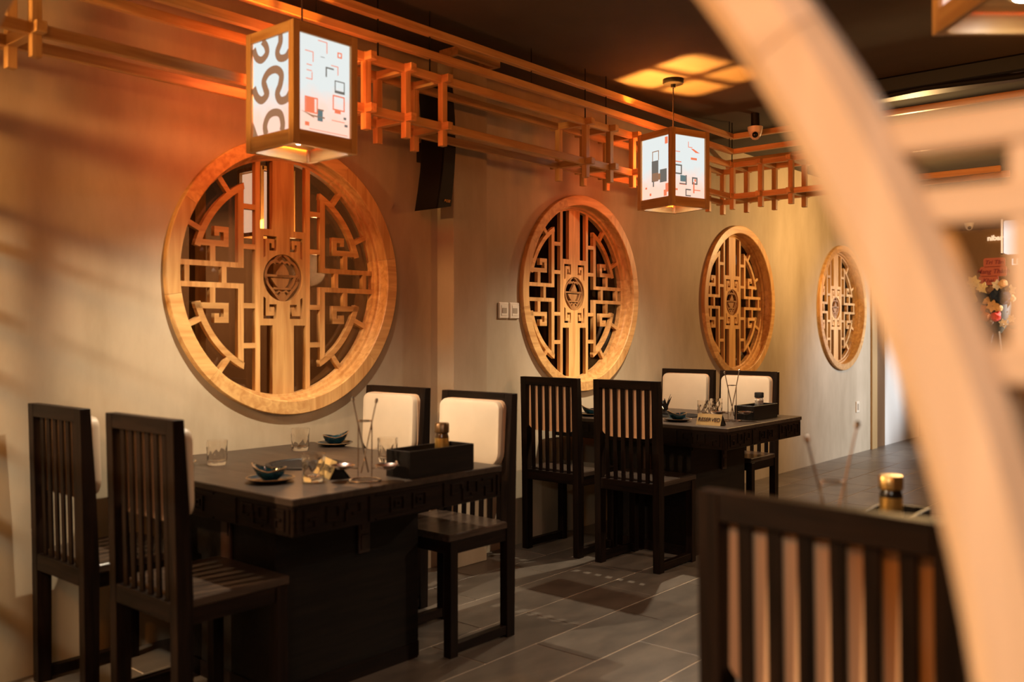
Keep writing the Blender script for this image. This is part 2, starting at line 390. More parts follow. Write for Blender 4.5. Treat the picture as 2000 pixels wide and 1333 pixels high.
for x, y, z, s in ((3.55, WY+1.5, 2.15, 1), (7.47, WY+1.5, 2.05, 1), (8.2, WY+1.3, 1.42, 0.7), (9.75, WY+1.55, 2.0, 1), (9.9, WY+1.4, 1.6, 0.6), (12.1, WY+1.3, 1.75, 1.0)):
    lab = {3.55: 'glowing lantern seen through the left half of the first round window', 7.47: 'upper glowing lantern seen through the second round window', 8.2: 'lower glowing box seen through the second round window',
           9.75: 'upper glowing lantern seen through the third round window', 9.9: 'lower glowing box seen through the third round window', 12.1: 'glowing lightbox seen through the fourth round window'}[x]
    t = thing('box_lantern', lab, 'lantern', (x, y, z), 0, 'lanterns in the room behind')
    MB().box(-0.11*s, 0.11*s, -0.11*s, 0.11*s, -0.19*s, 0.19*s).build('paper_shade', DIMPAPER, t)
    f = MB()
    for a in (-1, 1):
        for b in (-1, 1): f.box(a*0.12*s-0.012, a*0.12*s+0.012, b*0.12*s-0.012, b*0.12*s+0.012, -0.22*s, 0.22*s)
        for zz in (-0.21*s, 0.21*s):
            f.box(-0.12*s, 0.12*s, a*0.12*s-0.012, a*0.12*s+0.012, zz-0.012, zz+0.012); f.box(a*0.12*s-0.012, a*0.12*s+0.012, -0.12*s, 0.12*s, zz-0.012, zz+0.012)
    f.build('frame', LIGHT['Z'], t)
    MB().tube([(0, 0, 0.2*s), (0, 0, HC-z)], 0.004, 6).build('cord', CORD, t)

# ------------------------------------------------------------------ round lattice windows
RING = [(0.654, 0.0), (0.654, -0.026), (0.650, -0.030), (0.592, -0.030), (0.588, -0.026), (0.587, -0.010), (0.594, -0.006), (0.591, 0.030), (0.586, 0.037), (0.574, 0.040), (0.571, 0.058), (0.560, 0.062), (0.560, 0.094), (0.602, 0.094), (0.602, 0.0)]
def ring_seg(prof, a0, a1, n, cz=0):
    m = MB(); rings = []
    for k in range(n+1):
        a = a0+(a1-a0)*k/n
        rings.append([(r*math.cos(a), y, r*math.sin(a)) for r, y in prof])
    return m.loft(rings)
win = thing('window_1', None, None, (WX[0], WY, WZ), kind='structure')
seg0 = 0.35
cuts = [0.2, 1.05, 1.9, 2.62, 3.3, 3.95, 4.85, 5.6, 0.2+2*PI]
for k in range(8):
    o = ring_seg(RING, cuts[k]+0.0008, cuts[k+1]-0.0008, 14).build('ring_segment', LIGHT['XYZ'[(k+2) % 3]], win, True)
LY = 0.062; LT = 0.026
def P(name, polys, axis, flip=(1, 1), th=LT, y=LY):
    """fret piece; flip mirrors it"""
    polys = [[(p[0]*flip[0], p[1]*flip[1]) for p in q] for q in polys]
    me = fret_mesh(polys, th); me.materials.append(LIGHT[axis]); return obj(name, me, None, win, (0, y, 0))
def rect(a, b, c, d): return [(a, c), (b, c), (b, d), (a, d)]
Rr = 0.566
# centre board with medallion opening and four key-shaped slots
zc = lambda x: math.sqrt(Rr*Rr-x*x)
board = [(-0.061, -zc(0.061)), (0.061, -zc(0.061)), (0.061, -0.229), (0.131, -0.229), (0.131, 0.229), (0.061, 0.229), (0.061, zc(0.061)), (-0.061, zc(0.061)), (-0.061, 0.229), (-0.131, 0.229), (-0.131, -0.229), (-0.061, -0.229)]
key = [(0.112, 0.092), (0.112, 0.197), (0.038, 0.197), (0.038, 0.128), (0.079, 0.128), (0.079, 0.163), (0.066, 0.163), (0.066, 0.141), (0.051, 0.141), (0.051, 0.183), (0.099, 0.183), (0.099, 0.100)]
holes = [circ(0.113, 48)]
for sx in (-1, 1):
    for sy in (-1, 1): holes.append([(x*sx, y*sy) for x, y in key])
P('centre_board', [board]+holes, 'Z')
for sx in (-1, 1):
    P('stile', [[(0.130, -zc(0.130)), (0.157, -zc(0.157)), (0.157, zc(0.157)), (0.130, zc(0.130))]], 'Z', (sx, 1))
    P('tie_bar', [rect(0.309, 0.334, -0.0365, 0.0365)], 'Z', (sx, 1))
    P('tie_bar', [rect(0.494, 0.518, -0.0365, 0.0365)], 'Z', (sx, 1))
    for sy in (-1, 1):
        fl_ = (sx, sy)
        P('corner_bracket', [[(0.219, 0.036), (0.561, 0.036), (0.561, 0.060), (0.249, 0.060), (0.249, 0.392), (0.219, 0.408)]], 'Z', fl_)
        arc = circ(0.486, 20, a0=math.radians(15.3), a1=math.radians(63.2)) + circ(0.457, 20, a0=math.radians(62.0), a1=math.radians(15.3))
        P('arc_rail', [arc], 'X', fl_)
        P('hook', [[(0.470, 0.128), (0.298, 0.128), (0.298, 0.219), (0.371, 0.219), (0.371, 0.176), (0.347, 0.176), (0.347, 0.193), (0.324, 0.193), (0.324, 0.155), (0.462, 0.155)]], 'X', fl_)
        P('connector', [rect(0.366, 0.393, 0.059, 0.129)], 'Z', fl_)
        P('rung', [rect(0.156, 0.220, 0.312, 0.337)], 'X', fl_)
        P('rung', [rect(0.156, 0.220, 0.126, 0.150)], 'X', fl_)
        for ang in (52.0, 24.5):
            a = math.radians(ang); u = Vector((math.cos(a), math.sin(a))); n = Vector((-u.y, u.x))*0.012
            P('spoke', [[tuple(u*0.482-n), tuple(u*0.566-n), tuple(u*0.566+n), tuple(u*0.482+n)]], 'X', fl_)
# medallion: a bowl under a cloud on a leafy base, cut in open fretwork
med = []
cloud = smooth_path([(-0.006, 0.113), (-0.030, 0.098), (-0.046, 0.080), (-0.066, 0.070), (-0.082, 0.052), (-0.093, 0.028), (-0.094, 0.000), (-0.084, -0.014)], 5)
med += stroke(cloud, 0.012) + stroke([(-x, y) for x, y in cloud], 0.012)
low = smooth_path([(-0.092, 0.002), (-0.083, -0.030), (-0.060, -0.056), (-0.044, -0.074), (-0.022, -0.098), (0.0, -0.113)], 5)
med += stroke(low, 0.012) + stroke([(-x, y) for x, y in low], 0.012)
med += [rect(-0.090, 0.086, 0.004, 0.015)]
med += stroke(smooth_path([(-0.046, 0.066), (-0.034, 0.082), (-0.018, 0.072), (-0.004, 0.082), (0.012, 0.074), (0.028, 0.078), (0.044, 0.066)], 5), 0.010)
med += [[(-0.034, 0.006), (-0.026, 0.028), (-0.010, 0.046), (0.004, 0.068), (0.018, 0.056), (0.034, 0.030), (0.040, 0.006)]]
med += [[(-0.066, -0.002), (0.040, -0.002), (0.030, -0.030), (0.014, -0.046), (-0.020, -0.050), (-0.040, -0.034), (-0.052, -0.020)]]
med += stroke([(0.074, 0.006), (0.062, -0.024), (0.044, -0.048)], 0.012)
med += [rect(-0.052, 0.052, -0.056, -0.046)]
med += stroke([(-0.040, -0.078), (-0.020, -0.064), (0.0, -0.072), (0.020, -0.062), (0.040, -0.076)], 0.009)
med += [[(-0.012, -0.072), (0.012, -0.072), (0.024, -0.088), (0.0, -0.112), (-0.024, -0.088)]]
mm = MB()
for q in med: mm.prism([(x, z) for x, z in q], lambda u, v, t: (u, t, v), 0.0, 0.018)
mo = mm.build('medallion', wood('medallion_wood', (0.30, 0.14, 0.05), (0.42, 0.22, 0.08), 'Z', 0.4), win, loc=(0, LY+0.006, 0))
pm = MB(); pm.lathe([(0.575, 0), (0.575, 0.005)], 48); pme = pm.done(); pme.transform(Matrix.Rotation(-PI/2, 4, 'X')); pme.materials.append(PANE)
obj('pane', pme, None, win, (0, 0.098, 0))
win['label'] = 'largest round lattice window, behind the nearest table'; win['group'] = 'round lattice windows'
for i, lab in ((1, 'second round lattice window, right of the two light switches'), (2, 'third round lattice window, above the two far cushioned chairs'), (3, 'smallest round lattice window, half hidden by the blurred ring')):
    d = dup(win, (WX[i], WY, WZ), 0, lab, 'round lattice windows'); d.name = 'window_%d' % (i+1)

# ------------------------------------------------------------------ hanging trellis of rails and cages
YF, YB = 3.2, 3.4; X0, X1 = 6.25, 6.48; Zb, Zt, Zp = 2.312, 2.545, 2.218
tr = thing('hanging_trellis', 'long pale wooden trellis of rails and square cages hung along the wall', 'trellis', (0, YF, Zp))
a = 0.034; ro = (0, -YF, -Zp)
def tpart(name, m, mat): return m.build(name, mat, tr, loc=ro)
for y in (YF, YB):
    for z in (Zb, Zt):
        xe = X0 if y == YF else X1
        tpart('rail', MB().box(-2.6, xe+0.05, y-0.010, y+0.016, z-0.02, z+0.02, 0.002), LIGHT['X'])
for x, ylo in ((X0, 1.4), (X1, 1.4)):
    tpart('rail', MB().box(x-0.013, x+0.013, ylo, YB+0.05 if x == X1 else YF+0.05, Zb-0.02, Zb+0.02, 0.002), LIGHT['Y'])
    tpart('rail', MB().box(x-0.013, x+0.013, -3.5, YB+0.05 if x == X1 else YF+0.05, Zt-0.02, Zt+0.02, 0.002), LIGHT['Y'])
def cage(xs):
    for x in xs:
        for y in (YF, YB): tpart('post', MB().box(x-a/2, x+a/2, y-a/2, y+a/2, Zp, Zt+0.022, 0.002), LIGHT['Z'])
        for z in (Zb, Zt): tpart('crosspiece', MB().box(x-0.018, x+0.018, YF-0.055, YB+0.055, z-0.019, z+0.019, 0.002), LIGHT['Y'])
cage((0.81, 1.05, 1.297)); cage((2.726, 2.97, 3.214)); cage((4.405, 4.653, 4.904))
for y in (YF, 2.975, 2.745):
    for x in (X0, X1): tpart('post', MB().box(x-a/2, x+a/2, y-a/2, y+a/2, Zp, Zt+0.022, 0.002), LIGHT['Z'])
    for z in (Zb, Zt): tpart('crosspiece', MB().box(X0-0.055, X1+0.055, y-0.018, y+0.018, z-0.019, z+0.019, 0.002), LIGHT['X'])
for x in (X0, X1): tpart('post', MB().box(x-a/2, x+a/2, YB-a/2, YB+a/2, Zp, Zt+0.022, 0.002), LIGHT['Z'])
for x in (1.05, 2.80, 3.13, 4.405, 4.62, X0): tpart('hanger_rod', MB().tube([(x, YF+0.004, Zt), (x, YF+0.004, HC)], 0.004, 6), BLACKM)
# two long ceiling rails above it, turning the corner
for nm, z0, z1, xx, lab in (('trim_4', 2.628, 2.664, X0, 'lower of the two long wooden ceiling rails above the trellis'), ('trim_5', 2.737, 2.775, X0, 'upper of the two long wooden ceiling rails above the trellis')):
    t = thing(nm, lab, None, (0, YF, z0), kind='structure')
    MB().box(-2.6, xx+0.018, -0.018, 0.018, 0, z1-z0, 0.002).build('rail', LIGHT['X'], t)
    MB().box(xx-0.018, xx+0.018, -6.6, -0.018, 0, z1-z0, 0.002).build('rail', LIGHT['Y'], t)
    for x in (-1.5, 0.5, 2.45, 3.9, 5.4, 6.2): MB().tube([(x, 0, 0.02), (x, 0, HC-z0)], 0.003, 6).build('hanger_rod', BLACKM, t)
t = thing('trim_6', 'wooden ceiling rail crossing behind the dome camera', None, (7.0, 0, 2.70), kind='structure')
MB().box(-0.018, 0.018, -3.2, WY, 0, 0.04, 0.002).build('rail', LIGHT['Y'], t)

# ------------------------------------------------------------------ lanterns
S, H = 0.31, 0.465
def lantern(name, label, loc, rz, prints, cord_top=HC, group='box lanterns over the tables'):
    t = thing(name, label, 'lantern', loc, rz, group)
    h = S/2
    for sx in (-1, 1):
        for sy in (-1, 1):
            MB().box(sx*h-(0.032 if sx > 0 else 0), sx*h+(0.032 if sx < 0 else 0), sy*h-(0.032 if sy > 0 else 0), sy*h+(0.032 if sy < 0 else 0), 0, H, 0.002).build('corner_post', LIGHT['Z'], t)
    for sgn in (-1, 1):
        for z0, z1 in ((0, 0.058), (H-0.040, H)):
            y0_, y1_ = sorted((sgn*h, sgn*(h-0.022)))
            MB().box(-h+0.032, h-0.032, y0_+0.002, y1_-0.002, z0, z1, 0.0015).build('frame_rail', LIGHT['X'], t)
            MB().box(y0_+0.002, y1_-0.002, -h+0.032, h-0.032, z0, z1, 0.0015).build('frame_rail', LIGHT['Y'], t)
    panels = {}
    for k, (ax, sg) in enumerate((('y', -1), ('x', -1), ('y', 1), ('x', 1))):
        q = h-0.014
        if ax == 'y': m = MB().box(-h+0.033, h-0.033, sg*q-0.002, sg*q+0.002, 0.056, H-0.038)
        else: m = MB().box(sg*q-0.002, sg*q+0.002, -h+0.033, h-0.033, 0.056, H-0.038)
        panels[(ax, sg)] = m.build('paper_panel', PAPERF if sg < 0 else PAPER, t)
    MB().box(-h+0.024, h-0.024, -h+0.024, h-0.024, 0.050, 0.058).build('bottom_board', LIGHT['X'], t)
    b = MB().lathe([(0.046, 0.044), (0.046, 0.050)], 28).build('bulb_housing', STEEL, t, True)
    MB().lathe([(0.034, 0.0412), (0.034, 0.0438)], 28).build('bulb', BULB, b, True)
    MB().box(-h+0.02, h-0.02, -0.012, 0.012, H-0.03, H-0.006).build('top_bar', LIGHT['X'], t)
    MB().box(-0.012, 0.012, -h+0.02, h-0.02, H-0.0301, H-0.0061).build('top_bar', LIGHT['Y'], t)
    MB().tube([(0, 0, H-0.02), (0, 0, cord_top-loc[2]-0.02)], 0.0035, 8).build('cord', CORD, t)
    c = MB().lathe([(0.014, -0.05), (0.016, -0.03), (0.06, -0.028), (0.064, -0.022), (0.064, 0)], 28).build('ceiling_rose', BLACKM, t, True, (0, 0, cord_top-loc[2]))
    # printed marks on the paper, each in panel coordinates (0..1 across, 0..1 up)
    Wp, Hp = S-0.066, H-0.094
    for (ax, sg), items in prints.items():
        by = {}
        for mat, polys in items: by.setdefault(mat.name, (mat, []))[1].extend(polys)
        for mat, polys in by.values():
            m = MB(); q = h-0.0125
            for pl in polys:
                if ax == 'y': fn = lambda u, v, tt: (-Wp/2+u*Wp, sg*(q+tt), 0.056+v*Hp)
                else: fn = lambda u, v, tt: (sg*(q+tt), Wp/2-u*Wp, 0.056+v*Hp)
                m.prism(pl, fn, 0.0, 0.0015)
            pr = m.build('print', mat, panels[(ax, sg)]); pr['kind'] = 'stuff'
    return t
asp = (H-0.094)/(S-0.066)
def st2(pts, wd): # ribbon in panel units with true aspect
    q = stroke([(x, y*asp) for x, y in smooth_path(pts, 7)], wd)
    return [[(x, y/asp) for x, y in r] for r in q]
def sq(cx, cy, s, wd, sides='ltrb'):
    hs, vs = s/2, s/2/asp; w2 = wd/asp; out = []
    if 'l' in sides: out.append(rect(cx-hs, cx-hs+wd, cy-vs, cy+vs))
    if 'r' in sides: out.append(rect(cx+hs-wd, cx+hs, cy-vs, cy+vs))
    if 't' in sides: out.append(rect(cx-hs, cx+hs, cy+vs-w2, cy+vs))
    if 'b' in sides: out.append(rect(cx-hs, cx+hs, cy-vs, cy-vs+w2))
    return out
waves = []
waves += st2([(0.02, 0.94), (0.10, 0.84), (0.24, 0.80), (0.38, 0.85), (0.36, 0.93), (0.26, 0.995)], 0.115)
waves += st2([(0.74, 0.995), (0.74, 0.92), (0.66, 0.83), (0.72, 0.76), (0.88, 0.75), (0.98, 0.80)], 0.115)
waves += st2([(0.02, 0.53), (0.10, 0.43), (0.24, 0.375), (0.38, 0.42), (0.34, 0.49), (0.30, 0.57), (0.42, 0.645), (0.62, 0.655), (0.76, 0.59), (0.74, 0.49), (0.66, 0.40), (0.74, 0.32), (0.90, 0.32), (0.99, 0.37)], 0.125)
waves += st2([(0.36, 0.01), (0.33, 0.10), (0.42, 0.19), (0.58, 0.215), (0.74, 0.18), (0.80, 0.08), (0.78, 0.01)], 0.12)
waves += [[(0.0, 0.0), (0.14, 0.0), (0.06, 0.10), (0.0, 0.17)]]
pr1 = {('x', -1): [(INKB, waves)],
       ('y', -1): [(INKR, sq(0.20, 0.78, 0.16, 0.012, 'tr')+sq(0.20, 0.66, 0.10, 0.012, 'tb')+sq(0.20, 0.58, 0.12, 0.012, 'br')+sq(0.46, 0.91, 0.18, 0.012, 'tr')+sq(0.80, 0.87, 0.09, 0.02)+sq(0.70, 0.70, 0.14, 0.012, 'tr')
                    + sq(0.24, 0.28, 0.25, 0.02)+[rect(0.14, 0.30, 0.20, 0.36), rect(0.12, 0.20, 0.06, 0.10)]+sq(0.78, 0.36, 0.24, 0.02)+[rect(0.70, 0.82, 0.25, 0.29), rect(0.64, 0.90, 0.165, 0.172), rect(0.20, 0.96, 0.03, 0.036)]),
                    (INKG, sq(0.60, 0.66, 0.16, 0.022, 'tl')+sq(0.80, 0.53, 0.20, 0.016)+[rect(0.71, 0.90, 0.475, 0.492), rect(0.88, 0.93, 0.20, 0.225), rect(0.90, 0.96, 0.125, 0.15), rect(0.42, 0.50, 0.80, 0.805)]),
                    (INKT, [rect(0.36, 0.46, 0.13, 0.25)]), (INKB, [[(0.04, 0.205), (0.26, 0.18), (0.30, 0.15), (0.12, 0.19)], rect(0.36, 0.48, 0.24, 0.255), rect(0.26, 0.50, 0.165, 0.18)])]}
pr2 = {('x', -1): [(INKG, [rect(0.36, 0.60, 0.28, 0.62), rect(0.66, 0.90, 0.25, 0.46), rect(0.40, 0.44, 0.20, 0.30)]), (INKB, [rect(0.38, 0.60, 0.28, 0.42), rect(0.60, 0.68, 0.30, 0.40)]+sq(0.50, 0.70, 0.24, 0.02, 'ltr')),
                   (INKR, [rect(0.12, 0.18, 0.18, 0.21), rect(0.28, 0.34, 0.06, 0.10), rect(0.80, 0.90, 0.02, 0.12), rect(0.84, 0.94, 0.86, 0.97), rect(0.86, 0.97, 0.08, 0.22)])],
       ('y', -1): [(INKG, sq(0.12, 0.44, 0.24, 0.035)+sq(0.92-0.25, 0.28, 0.18, 0.035)+sq(0.45, 0.08, 0.18, 0.03, 'ltb')+sq(0.28, 0.28, 0.24, 0.035, 'rb')), (INKT, [rect(0.19, 0.36, 0.25, 0.35)]),
                   (INKR, sq(0.52, 0.86, 0.14, 0.015, 'lb')+[[(0.54, 0.80), (0.62, 0.80), (0.84, 0.74), (0.70, 0.74)], rect(0.54, 0.74, 0.62, 0.655), rect(0.02, 0.22, 0.555, 0.57), rect(0.03, 0.18, 0.72, 0.73), rect(0.62, 0.86, 0.125, 0.14), rect(0.62, 0.66, 0.08, 0.26), rect(0.66, 0.71, 0.27, 0.31), rect(0.02, 0.10, 0.10, 0.13), rect(0.16, 0.36, 0.20, 0.21)])]}
lantern('box_lantern', 'large paper box lantern with wavy print above the nearest table', (*L1, 2.012), 0, pr1)
lantern('box_lantern', 'smaller paper box lantern with square outlines above the second table', (*L2, 2.060), math.radians(-16.5), pr2)
lantern('box_lantern', 'blurred box lantern seen from below in the top right corner', (*L3, 2.03), TH-PI/2, {})

# ------------------------------------------------------------------ loudspeaker
sp = thing('loudspeaker', 'tall black column loudspeaker beside the pilaster', 'speaker', (3.50, 3.52, 1.955), math.radians(-90))
front = [(-0.088, 0.0), (-0.066, 0.11), (-0.048, 0.22), (-0.038, 0.33), (-0.040, 0.45), (-0.050, 0.56), (-0.064, 0.66)]
back = [(0.022, 0.66), (0.040, 0.50), (0.046, 0.33), (0.034, 0.18), (0.010, 0.02)]
MB().prism(front+back, lambda u, v, t: (t, u, v), -0.088, 0.088).build('cabinet', BLACKP, sp)
g = MB().prism([(u-0.004, v+0.004) for u, v in front]+[(u+0.002, v+0.004) for u, v in reversed(front)], lambda u, v, t: (t, u, v), -0.080, 0.080)
g.build('grille', plain('speaker_grille', (0.008, 0.0065, 0.006), 0.7, spec=0.15), sp)
lg = text_mesh('BOSE', 0.019, 0.002, 0.35, 0.0008); lg.transform(Matrix.Rotation(PI/2, 4, 'Z')); obj('logo', lg, STEEL, sp, (0.0892, -0.021, 0.045))
MB().box(-0.145, -0.086, -0.02, 0.03, 0.28, 0.38).build('wall_bracket', BLACKM, sp)

# ------------------------------------------------------------------ wall fittings, cameras, duct
for x, lab in ((4.192, 'left one of the two cream light switches beside the second window'), (4.291, 'right one of the two cream light switches, nearest the second window')):
    t = thing('light_switch', lab, 'switch', (x, WY, 1.438), 0, 'paired light switches')
    m = MB().box(-0.046, 0.046, -0.014, 0, -0.05, 0.05, 0.006); m.build('plate', WHITEP, t)
    MB().box(-0.026, 0.026, -0.0165, -0.013, -0.032, 0.032, 0.001).build('bezel', WHITEP, t)
    MB().box(-0.020, 0.020, -0.019, -0.0165, -0.016, 0.016, 0.001).build('rocker', GREYP, t)
t = thing('wall_socket', 'small pale wall socket low on the wall beyond the fourth window', 'socket', (10.05, WY, 0.50))
MB().box(-0.045, 0.045, -0.01, 0, -0.06, 0.06, 0.004).build('plate', WHITEP, t)
MB().box(-0.02, 0.02, -0.012, -0.0095, -0.035, 0.035).build('outlet', GREYP, t)
def dome(label, loc, s, az):
    t = thing('dome_camera', label, 'security camera', loc, az, 'ceiling dome cameras')
    MB().lathe([(0.056*s, 0), (0.055*s, -0.012*s), (0.048*s, -0.045*s), (0.036*s, -0.075*s), (0.020*s, -0.092*s), (0.002*s, -0.097*s)], 28).build('shell', WHITEP, t, True)
    c = Vector((0.022*s, 0, -0.060*s))
    ball = MB(); v = bmesh.ops.create_uvsphere(ball.bm, u_segments=20, v_segments=12, radius=0.034*s)['verts']; bmesh.ops.translate(ball.bm, vec=c, verts=v)
    b = ball.build('eyeball', WHITEP, t, True)
    ln = MB(); v = bmesh.ops.create_uvsphere(ln.bm, u_segments=20, v_segments=12, radius=0.025*s)['verts']; bmesh.ops.translate(ln.bm, vec=c+Vector((0.0135*s, 0, -0.004*s)), verts=v)
    ln.build('lens', plain('lens_black', (0.004, 0.004, 0.005), 0.06), b, True)
    return t
dm = dome('white dome security camera on the dark ceiling beside the blurred ring', (6.09, 2.942, 2.765), 0.95, math.radians(205))
MB().lathe([(0.03, 0), (0.03, HC-2.765)], 16).build('mount', BLACKM, dm, True)
dome('small distant dome camera above the flower stand', (11.35, 2.87, 2.56), 0.9, math.radians(200))
d = thing('ceiling_duct', 'long glossy black duct under the ceiling at upper right', 'duct', (5.85, 0, 2.76))
MB().box(-0.12, 0.12, -3.4, 2.45, 0, 0.10, 0.012).build('casing', plain('black_gloss', (0.006, 0.006, 0.006), 0.42), d)
MB().tube([(-0.10, -3.3+0.5*k, 0.0-0.02*(k % 2)) for k in range(12)], 0.018, 8).build('cable', BLACKP, d, True)

# ------------------------------------------------------------------ tables
TZ = 0.78
tab = thing('barbecue_table', 'nearest dark carved table, under the big lantern', 'table', (2.235, 2.995, 0), 0, 'dark carved tables')
hx, hy = 0.497, 0.605
MB().box(-hx, hx, -hy, hy, TZ-0.024, TZ, 0.003).build('table_top', wood('table_top_wood', (0.024, 0.016, 0.011), (0.046, 0.031, 0.022), 'Y', 0.40, 12, 0.1, 0.2, spec=0.25), tab)
za, zb = TZ-0.122, TZ-0.024
MB().box(-hx+0.006, hx-0.006, -hy+0.006, -hy+0.030, za, zb, 0.002).build('apron', DARK['X'], tab)
MB().box(-hx+0.006, hx-0.006, hy-0.030, hy-0.006, za, zb, 0.002).build('apron', DARK['X'], tab)
MB().box(-hx+0.006, -hx+0.030, -hy+0.030, hy-0.030, za, zb, 0.002).build('apron', DARK['Y'], tab)
MB().box(hx-0.030, hx-0.006, -hy+0.030, hy-0.030, za, zb, 0.002).build('apron', DARK['Y'], tab)
MB().box(-hx+0.03, hx-0.03, -hy+0.03, hy-0.03, za+0.03, zb).build('under_frame', DARK['X'], tab)
def carving(L):
    """greek-key carving of one apron side, centred, u in -L/2..L/2, v 0..0.098"""
    q = []
    def line(pts, w=0.007): q.extend(stroke(pts, w))
    def fr(a, b, c, d, w=0.006): q.extend([rect(a, b, c, c+w), rect(a, b, d-w, d), rect(a, a+w, c+w, d-w), rect(b-w, b, c+w, d-w)])
    for s in (-1, 1):
        e = s*(L/2-0.006)
        x = lambda t: e - s*t
        def R(a, b, c, d): q.append(rect(min(x(a), x(b)), max(x(a), x(b)), c, d))
        R(0.004, 0.010, 0.01, 0.088); R(0.03, 0.095, 0.076, 0.083); R(0.03, 0.037, 0.022, 0.076); R(0.03, 0.08, 0.016, 0.023); R(0.073, 0.08, 0.023, 0.052); R(0.052, 0.073, 0.045, 0.052)
        R(0.12, 0.175, 0.076, 0.083); R(0.12, 0.127, 0.030, 0.076); R(0.127, 0.16, 0.030, 0.037); R(0.15, 0.205, 0.014, 0.021); R(0.168, 0.175, 0.045, 0.076); R(0.198, 0.205, 0.021, 0.06); R(0.205, 0.265, 0.076, 0.083); R(0.205, 0.212, 0.06, 0.076); R(0.258, 0.265, 0.040, 0.076); R(0.23, 0.258, 0.040, 0.047)
        R(0.30, 0.306, 0.006, 0.092)
    fr(-0.085, -0.02, 0.022, 0.076); fr(-0.065, -0.04, 0.038, 0.060); fr(0.02, 0.085, 0.022, 0.076); fr(0.04, 0.065, 0.038, 0.060)
    q.append(rect(-0.15, 0.15, 0.088, 0.093)); q.append(rect(-0.15, 0.15, 0.005, 0.010))
    return q
for L, fn in ((2*hx-0.02, lambda u, v, t: (u, -hy+0.006-t, za+v)), (2*hx-0.02, lambda u, v, t: (u, hy-0.006+t, za+v)), (2*hy-0.02, lambda u, v, t: (-hx+0.006-t, u, za+v)), (2*hy-0.02, lambda u, v, t: (hx-0.006+t, u, za+v))):
    m = MB()
    for q in carving(L): m.prism(q, fn, -0.0005, 0.0055)
    m.build('key_carving', DARK['X'], tab)
MB().box(-0.34, 0.34, -0.295, 0.295, 0.0, za+0.03, 0.003).build('pedestal', BLACKWOOD, tab)
for sgn in (-1, 1):
    for b in ((-0.33, 0.33, sgn*0.297-0.004, sgn*0.297+0.004, 0.0, 0.06), (-0.33, 0.33, sgn*0.297-0.004, sgn*0.297+0.004, za-0.04, za+0.02), (sgn*0.342-0.004, sgn*0.342+0.004, -0.29, 0.29, 0.0, 0.06)):
        MB().box(*b).build('plinth_moulding', DARK['X'], tab)
for sx in (-1, 1):
    pq = MB()
    x = 0.045*0+sx*0.0+(0.06 if sx > 0 else -0.34)
    if sx > 0: pq.box(0.02, 0.075, -0.309, -0.295, 0.47, 0.63, 0.003).box(0.030, 0.065, -0.313, -0.308, 0.56, 0.615, 0.001).box(0.030, 0.065, -0.313, -0.308, 0.485, 0.54, 0.001)
    else: pq.box(-0.354, -0.34, -0.03, 0.03, 0.47, 0.63, 0.003).box(-0.358, -0.353, -0.02, 0.02, 0.56, 0.615, 0.001)
    pq.build('carved_plaque', wood('plaque_wood', (0.020, 0.010, 0.006), (0.045, 0.020, 0.012), 'Z', 0.4), tab)
gr = MB().lathe([(0.150, TZ), (0.150, TZ+0.006), (0.138, TZ+0.008), (0.130, TZ+0.004), (0.128, TZ+0.001)], 40).build('grill_ring', BLACKM, tab, True)
gp = MB()
for k in range(-7, 8):
    y = k*0.016; L = math.sqrt(max(0.0, 0.126**2-y*y))
    if L > 0.02: gp.box(-L, L, y-0.0035, y+0.0035, TZ+0.0015, TZ+0.005)
gp.build('grill_grate', GREY, gr)
dup(tab, (5.08, 2.985, 0), 0, 'second dark carved table, with the legible reserved sign')
dup(tab, (2.18, 0.30, 0), 0, 'dark table at right, hidden behind the blurred chair back')

# ------------------------------------------------------------------ chairs: faces +X, back at x=0, y spans 0..0.42
CH = 1.04; CW = 0.425; SZ = 0.495
ch = thing('dining_chair', 'leftmost dark slatted chair with its back to the camera', 'chair', (1.44, 3.385, 0), 0, 'dark slatted dining chairs')
hw = CW/2
for s in (-1, 1):
    m = MB(); y0_, y1_ = sorted((s*hw, s*(hw-0.042)))
    rings = []
    for z, xa, xb in ((0.0, 0.012, 0.062), (SZ, 0.006, 0.062), (0.75, 0.0, 0.050), (CH, -0.008, 0.030)):
        rings.append([(xa, y0_, z), (xb, y0_, z), (xb, y1_, z), (xa, y1_, z)])
    m.loft(rings); bmesh.ops.bevel(m.bm, geom=list(m.bm.edges), offset=0.0018, segments=1, affect='EDGES')
    m.build('back_post', DARK['Z'], ch)
    MB().box(0.362, 0.405, y0_, y1_, 0.0, SZ-0.03, 0.002).build('front_leg', DARK['Z'], ch)
    MB().box(0.062, 0.362, y0_+0.004, y1_-0.004, 0.012, 0.052, 0.002).build('floor_rail', DARK['X'], ch)
    MB().box(0.062, 0.362, y0_+0.006, y1_-0.006, SZ-0.082, SZ-0.03, 0.002).build('side_rail', DARK['X'], ch)
MB().box(-0.0065, 0.030, -hw+0.042, hw-0.042, CH-0.048, CH, 0.002).build('top_rail', DARK['Y'], ch)
MB().box(0.008, 0.045, -hw+0.042, hw-0.042, SZ-0.072, SZ-0.012, 0.002).build('back_rail', DARK['Y'], ch)
MB().box(0.37, 0.398, -hw+0.042, hw-0.042, SZ-0.082, SZ-0.03, 0.002).build('front_rail', DARK['Y'], ch)
MB().box(0.046, 0.412, -hw+0.001, hw-0.001, SZ-0.03, SZ, 0.004).build('seat', wood('seat_wood', (0.022, 0.014, 0.010), (0.060, 0.040, 0.028), 'X', 0.30, 14, 0.1, 0.3), ch)
inner = CW-0.084; nsl = 6; sw = 0.0252; gap = (inner-nsl*sw)/(nsl+1)
